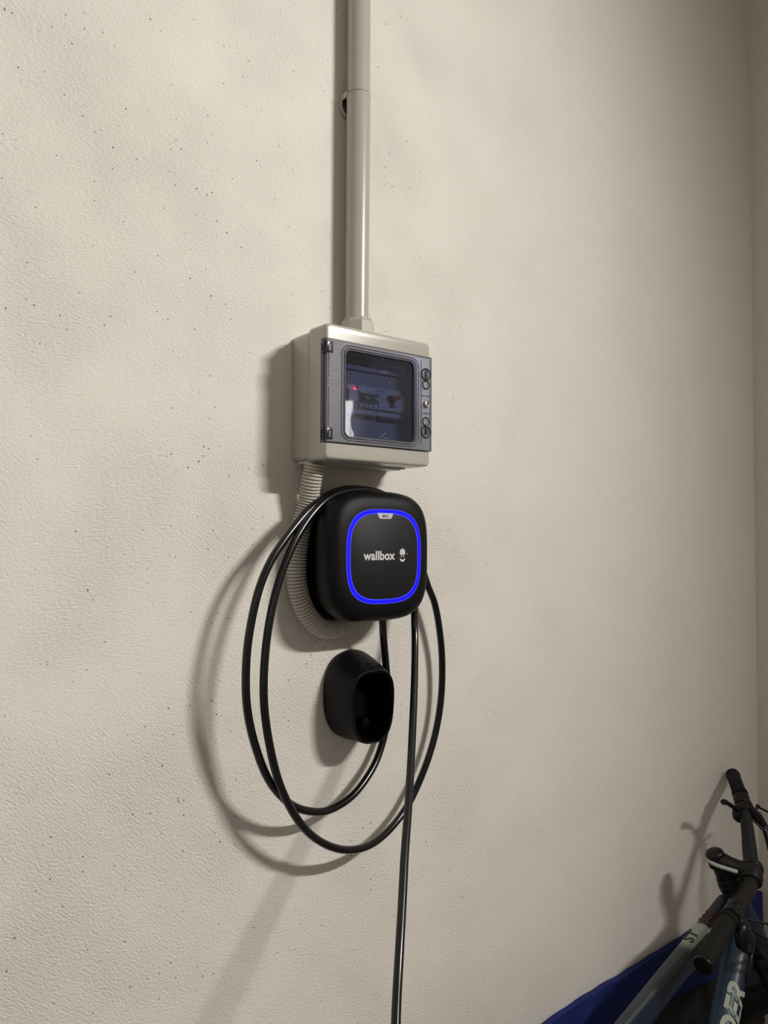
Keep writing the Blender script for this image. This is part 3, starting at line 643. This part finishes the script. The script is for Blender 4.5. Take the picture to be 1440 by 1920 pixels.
def decal(s, size, p, u, n, m, par, nm, bold=0.0, shear=0.0, wrapr=None, sx=1.0, lab=None, depth=.00015):
    """lettering laid on a tube: u = reading direction, n = outward normal, wrapr bends it round the tube"""
    u, n = Vector(u).normalized(), Vector(n); n = (n - u * n.dot(u)).normalized(); v = n.cross(u); b = text_bm(s, size, bold, depth, shear)
    ys = [q.co.y for q in b.verts]; mid = (min(ys) + max(ys)) / 2
    if wrapr: bmesh.ops.subdivide_edges(b, edges=[e for e in b.edges if e.calc_length() > .004], cuts=3)
    for q in b.verts:
        yy = q.co.y - mid; zz = q.co.z
        if wrapr: a = yy / wrapr; q.co = Vector(p) - n * wrapr + u * q.co.x * sx + (n * math.cos(a) + v * math.sin(a)) * (wrapr + zz)
        else: q.co = Vector(p) + u * q.co.x * sx + v * yy + n * zz
    return obj(nm, b, m, par, smooth=False, label=lab)
tu = (TT0 - TT1).normalized(); tn = Vector((0, .15, 1)); tn = (tn - tu * tn.dot(tu)).normalized()
decal('ST', .034, TT0.lerp(TT1, .300) + tn * .0214, tu, tn, M['decalblk'], top, 'lettering', .0007, .25, sx=1.0, lab='black letters ST')
decal('530', .034, TT0.lerp(TT1, .186) + tn * .0216, tu, tn, M['decalred'], top, 'lettering', -.0001, .25, sx=.92, lab='dull red digits 530')
DT0, DT1 = Vector((1.690, -.154, .690)), Vector((1.240, -.255, .296))
def dtcol(s, across, along): return mixc((.050, .115, .19), NAVY, (-along) / .02 + .25)
bm, ax = frame_tube('down_tube', DT0, DT1, (.0290, .0310), (.026, .028), lambda s, a, l: (.0125, .031, .060) if s > .02 else NAVY, (-.7, -.5, .7), 2.3, 40, 36)
down = obj('down_tube', bm, M['paint'], fr, angle=60)
du = (DT0 - DT1).normalized()
dn = Vector((-.42, -1.0, .40)); dn = (dn - du * dn.dot(du)).normalized()
decal('DER', .062, DT0.lerp(DT1, .395) + dn * .0312, du, dn, M['decal'], down, 'lettering', .0016, .35, wrapr=.0300, sx=1.0, lab='white slanted lettering')
bm, _ = frame_tube('head_tube', HT0, HT1, (.0235, .0235), (.0265, .0265), lambda s, a, l: NAVY, (-1, 0, 0), 2.0, 10, 32)
obj('head_tube', bm, M['paint'], fr, angle=60)
FW_REAR = .316
SC0, BB = Vector((1.098, yb(.63), .63)), Vector((1.245, yb(.29), .290))
bm, _ = frame_tube('seat_tube', SC0, BB, (.017, .017), (.018, .018), lambda s, a, l: NAVY, (-1, 0, 0), 2.0, 10, 24); obj('seat_tube', bm, M['paint'], fr)
RA = Vector((.850, yb(.32), FW_REAR))
Nf = Vector((0, .970, -.243))                      # across the frame
def sidepipe(name, a, b, o0, o1, r):
    for s in (-1, 1): obj(name, tube([a + Nf * s * o0, a.lerp(b, .5) + Nf * s * (o0 + o1) * .55, b + Nf * s * o1], r, 14), M['bikeblk'], fr)
sidepipe('chain_stay', BB + Vector((-.02, 0, 0)), RA, .022, .062, .009)
sidepipe('seat_stay', SC0 + Vector((-.01, 0, -.03)), RA, .018, .062, .007)
obj('seat_post', cyl(SC0 + Vector((-.018, .005, .037)), SC0, .0135), M['bikeblk'], T)
b = sphere((1.035, yb(.665), .668), 1, .120, .062, .016, 24)
for v in b.verts:
    t = (v.co.x - 1.035) / .12; k = .35 + .65 * (1 - max(-.2, t)) / 1.2; v.co.y = yb(.665) + (v.co.y - yb(.665)) * min(1, k)
obj('saddle', b, M['rubber'], T, label='black saddle')
# steering unit
Cc = Vector((1.6880, -.1800, .8237))
Bx = (Vector((1.7467, -.145, .8713)) - Vector((1.6252, -.195, .8073))).normalized()
obj('headset', join(cyl(ST + SD * .020, ST + SD * .046, .0195, .0205, 28, .001), cyl(ST + SD * .0465, ST + SD * .058, .0225, .0235, 28, .001), cyl(ST + SD * .0585, ST + SD * .074, .0245, .0245, 28, .002)), M['bikedark'], T)
fwd = (Cc - (ST + SD * .012)); fl = fwd.length; fd_ = fwd.normalized()
side = fd_.cross(SD).normalized(); upv = side.cross(fd_)
def sec(c, a, b_, n_=3, N=28): return [c + side * (a * math.copysign(abs(math.cos(q)) ** (2 / n_), math.cos(q))) + upv * (b_ * math.copysign(abs(math.sin(q)) ** (2 / n_), math.sin(q))) for q in [2 * PI * k / N for k in range(N)]]
sb = bmesh.new(); s0 = ST + SD * .012
rings(sb, [sec(s0 - fd_ * .022, .008, .012), sec(s0 - fd_ * .016, .017, .018), sec(s0, .0205, .0205), sec(s0 + fd_ * .022, .0165, .0170), sec(s0 + fd_ * fl * .70, .0165, .0165), sec(s0 + fd_ * fl * .86, .021, .018), sec(Cc, .0225, .020)])
stem = obj('stem', join(sb, cyl(Cc - Bx * .0235, Cc + Bx * .0235, .0225, .0225, 32, .002)), M['bikeblk'], T)
obj('clamp_rib', join(torus(Cc + Bx * .0120, Bx, .0222, .0016), torus(Cc - Bx * .0120, Bx, .0222, .0016)), M['bikedark'], stem)
capc = s0 - SD * .016
cp_ = sphere((0, 0, 0), 1, .0225, .0205, .0125, 24)
rotm = (-SD).to_track_quat('Z', 'Y').to_matrix().to_4x4()
obj('top_cap', place(cp_, Matrix.Translation(capc - fd_ * .004) @ rotm), M['bikedark'], stem, label='domed black top cap')
band_ = []
for k in range(13):
    a = PI * (k / 12 - .5)
    band_.append(capc + SD * .0115 - fd_ * (.0245 * math.cos(a)) + side * (.0235 * math.sin(a)))
wh = [band_[0] + fd_ * .040 + side * .004] + band_ + [band_[-1] + fd_ * .040 - side * .004]
obj('white_band', tube(wh, .0042, 10, up=tuple(-SD)), M['bikewhite'], stem, label='pale band around the stem')
# handlebar: clamp in the middle, both ends swept back and up
bar = [Vector(p) for p in ((1.9159, -.0165, .9561), (1.8306, -.083, .9398), (1.8040, -.104, .9250), (1.7700, -.129, .8960), (1.7300, -.155, .8570), (1.6880, -.180, .8237), (1.6380, -.196, .8060), (1.5880, -.206, .8030), (1.5420, -.215, .8010), (1.5122, -.222, .7956), (1.3760, -.2465, .7620))]
bp_ = catmull(bar, 8)
rad = [(.0155 if abs(i - 40) < 8 else (.0155 - .0038 * min(1, (abs(i - 40) - 8) / 14))) for i in range(len(bp_))]
hb = obj('handlebar', tube(bp_, rad, 24), M['bikeblk'], T)
def grip(a, b, r):
    a, b = Vector(a), Vector(b); d = (b - a).normalized()
    g = obj('grip', join(cyl(a, b, r, r * .98, 28, .002), cyl(b - d * .004, b + d * .004, r * 1.12, r * 1.12, 28, .0015), cyl(b + d * .006, b + d * .009, r * 1.10, r * 1.10, 28, .001)), M['rubber'], T)
    obj('end_cap', join(cyl(a - d * .003, a + d * .003, r * 1.02, r * 1.05, 28, .0012)), M['bikedark'], g)
    for k in range(1): obj('grip_ring', torus(a + d * .006, d, r * 1.0, .0012, 32, 6), M['rubber'], g)
    return g
gL = grip((1.9150, -.0205, .9560), (1.8340, -.0805, .9403), .0162); gL['label'] = 'left grip touching the wall'
gR = grip((1.3720, -.2470, .7611), (1.5050, -.2232, .7940), .0178); gR['label'] = 'right grip pointing into the room'
# left brake lever and shifter
lu = (Vector((1.8306, -.083, .9398)) - Vector((1.7898, -.115, .9072))).normalized(); lc = Vector((1.8160, -.0945, .9310))
bl = obj('brake_lever', join(cyl(lc - lu * .012, lc + lu * .012, .0175, .0185, 24, .002), tube([lc + Vector((.0, -.010, -.004)), (1.8002, -.1200, .9211), (1.8175, -.1300, .9030), (1.8218, -.1450, .8806)], [.0130, .0125, .0120, .0095], 14)), M['bikedark'], T)
obj('lever_blade', tube(catmull([(1.8220, -.1350, .8990), (1.8193, -.1450, .8848), (1.8095, -.1580, .8606), (1.8030, -.1680, .8352), (1.8103, -.1750, .8057)], 5), [.0075 - .0001 * k for k in range(21)], 12), M['bikedark'], bl)
obj('cable_adjuster', join(sphere((1.8408, -.1200, .9200), .0052), cyl((1.8200, -.1220, .9140), (1.8400, -.1200, .9195), .0032, .0028, 12)), M['bikeblk'], bl)
sh = obj('shifter', join(cyl(lc - lu * .034, lc - lu * .014, .0185, .0175, 24, .002), sphere(tuple(lc - lu * .020 + Vector((-.010, .004, -.012))), 1, .021, .016, .021), tube([lc - lu * .020, Vector((1.7800, -.102, .9200)), Vector((1.7640, -.099, .9290))], [.012, .008, .0045], 12)), M['bikedark'], T)
obj('thumb_lever', join(tube(catmull([(1.7800, -.1010, .9215), (1.7600, -.0960, .9330), (1.7480, -.0950, .9400), (1.7280, -.0985, .9475), (1.7180, -.1000, .9500)], 4), [.004, .0042, .0045, .005, .0052, .0052, .0050, .0048, .0048, .0055, .006, .0065, .007, .007, .0065, .006, .0055], 10)), M['bikedark'], sh)
# right brake lever and shifter
rc = Vector((1.5230, -.2215, .7975)); ru = Vector((.95, -.06, -.06)).normalized(); ru = (Vector((1.5420, -.215, .8010)) - Vector((1.5122, -.222, .7956))).normalized()
br = obj('brake_lever', join(cyl(rc - ru * .006, rc + ru * .016, .0190, .0180, 24, .002), tube([rc + Vector((.006, -.008, -.006)), (1.5330, -.2380, .7800), (1.5330, -.2500, .7560), (1.5200, -.2570, .7390)], [.013, .0145, .0130, .008], 14), sphere((1.5270, -.2430, .7640), 1, .022, .015, .029)), M['bikedark'], T)
obj('lever_blade', tube(catmull([(1.5330, -.2480, .7720), (1.5368, -.2560, .7492), (1.5200, -.2610, .7330), (1.5060, -.2640, .7120), (1.5000, -.2640, .6900)], 5), .0050, 12), M['bikedark'], br)
obj('shifter', join(cyl(rc + ru * .018, rc + ru * .040, .0165, .0175, 24, .002), sphere(tuple(rc + ru * .026 + Vector((0, -.008, -.022))), 1, .017, .012, .018), tube([rc + ru * .02 + Vector((0, 0, -.02)), rc + Vector((-.020, .004, -.036)), rc + Vector((-.034, .008, -.040))], [.008, .006, .005], 10)), M['bikedark'], T)
# control cables
def ctrl(pts, r=.0025): obj('control_cable', tube(catmull(pts, 8), r, 8), M['bikedark'], T)
ctrl([(1.8408, -.1200, .9200), (1.8700, -.1500, .8900), (1.8600, -.2000, .8100), (1.8000, -.2200, .7200), (1.7600, -.2000, .6600), (1.7300, -.1750, .6300)])
ctrl([(1.8000, -.1150, .9080), (1.8200, -.1900, .8400), (1.8000, -.2300, .7500), (1.7400, -.2100, .6700), (1.6900, -.1800, .6200)])
ctrl([(1.5500, -.2350, .7780), (1.6000, -.2550, .7400), (1.6700, -.2550, .7100), (1.7300, -.2300, .6800), (1.7500, -.2000, .6300)])
ctrl([(1.5600, -.2200, .7700), (1.6100, -.2400, .7000), (1.6600, -.2350, .6500), (1.7000, -.2050, .6100), (1.6900, -.1800, .5700)], .003)
ctrl([(1.5700, -.2300, .7800), (1.6400, -.2700, .7600), (1.7200, -.2600, .7500), (1.7700, -.2300, .7200), (1.7800, -.2000, .6700)])
# fork and wheels
FW = 0.312
stF = Vector((.54, -.84, .0)); stF = (stF - SD * stF.dot(SD)).normalized(); stS = SD.cross(stF).normalized()
CR = HT1 + SD * .022
AX = CR + SD * .345 + stF * .032
AX.z = FW * .985
fk = obj('fork', join(cyl(HT1 + SD * .002, CR, .023, .020, 24, .002), tube([CR - stS * .062, CR - stS * .03 - SD * .010, CR + stS * .03 - SD * .010, CR + stS * .062], [.017, .019, .019, .017], 16, up=tuple(stF))), M['bikeblk'], T)
for s in (-1, 1):
    a, b_ = CR + stS * s * .060 - SD * .006, AX + stS * s * .058 - stF * .006
    obj('fork_leg', join(cyl(a, a.lerp(b_, .42), .0150), cyl(a.lerp(b_, .38), b_, .0205, .0165, 20, .003), cyl(a - SD * .018, a, .013, .015, 20, .002)), M['bikedark'], fk)
def wheel(c, axis, R):
    c, axis = Vector(c), Vector(axis).normalized()
    wh = obj('wheel', join(torus(c, axis, R - .052, .0095, 72, 8)), M['bikeblk'], T)
    tr = torus(c, axis, R - .023, .0230, 96, 14)
    obj('tyre', tr, M['rubber'], wh)
    a = axis.orthogonal().normalized(); b_ = axis.cross(a)
    kn = bmesh.new()
    for i in range(64):
        for s in (-1, 0, 1):
            t = 2 * PI * (i + .5 * (s % 2)) / 64; d = a * math.cos(t) + b_ * math.sin(t); tt = axis.cross(d)
            m4 = Matrix.Translation(c + d * (R - .0015 - .006 * abs(s)) + axis * s * .0135) @ Matrix(((tt.x, axis.x, d.x, 0), (tt.y, axis.y, d.y, 0), (tt.z, axis.z, d.z, 0), (0, 0, 0, 1)))
            r_ = bmesh.ops.create_cube(kn, size=1.0)['verts']
            for v in r_: v.co = m4 @ Vector((v.co.x * .012, v.co.y * .008, v.co.z * .004))
    obj('tread_knobs', kn, M['rubber'], wh, smooth=False)['kind'] = 'stuff'
    obj('hub', cyl(c - axis * .045, c + axis * .045, .017, .017, 20, .004), M['bikeblk'], wh)
    for i in range(28):
        t = 2 * PI * i / 28; d = a * math.cos(t) + b_ * math.sin(t); t2 = t + (.5 if i % 4 < 2 else -.5); e = a * math.cos(t2) + b_ * math.sin(t2)
        obj('spoke', tube([c + e * .016 + axis * (.028 if i % 2 else -.028), c + d * (R - .060)], .0011, 5), M['steel'], wh)
    return wh
wheel(AX, stS, FW)
wheel(RA, Nf, .316)
cr = obj('crankset', join(cyl(BB - Nf * .060, BB + Nf * .060, .019, .019, 24, .002), torus(BB - Nf * .045, Nf, .070, .004, 48, 6), tube([BB - Nf * .062, BB - Nf * .066 + Vector((.165, -.0, .03))], [.013, .010], 12), tube([BB + Nf * .062, BB + Nf * .066 - Vector((.165, 0, .03))], [.013, .010], 12)), M['bikeblk'], T)
for s in (-1, 1):
    pc = BB + Nf * s * .105 - Vector((.165, 0, .03)) * s
    obj('pedal', bbox(pc.x - .045, pc.x + .045, pc.y - .035, pc.y + .035, pc.z - .010, pc.z + .010, .004, 2), M['bikedark'], cr)
obj('chain', join(tube([BB - Nf * .045 + Vector((0, 0, .071)), RA - Nf * .045 + Vector((0, 0, .035))], .0035, 8), tube([BB - Nf * .045 - Vector((0, 0, .071)), RA - Nf * .045 - Vector((0, 0, .035))], .0035, 8)), M['steel'], T)

# ---------------------------------------------------------------- small lamp on the side wall, out of frame; it mirrors in the smoky door
T = thing('wall_lamp', (XR, -2.085, 1.99), 'narrow upright wall lamp on the side wall', 'lamp')
obj('lamp_base', bbox(XR - .012, XR - .0005, -2.125, -2.045, 1.99, 2.20, .003, 2), M['ceil'], T)
obj('lamp_diffuser', bbox(XR - .035, XR - .012, -2.118, -2.052, 2.00, 2.19, .006, 3), M['lampcover'], T)
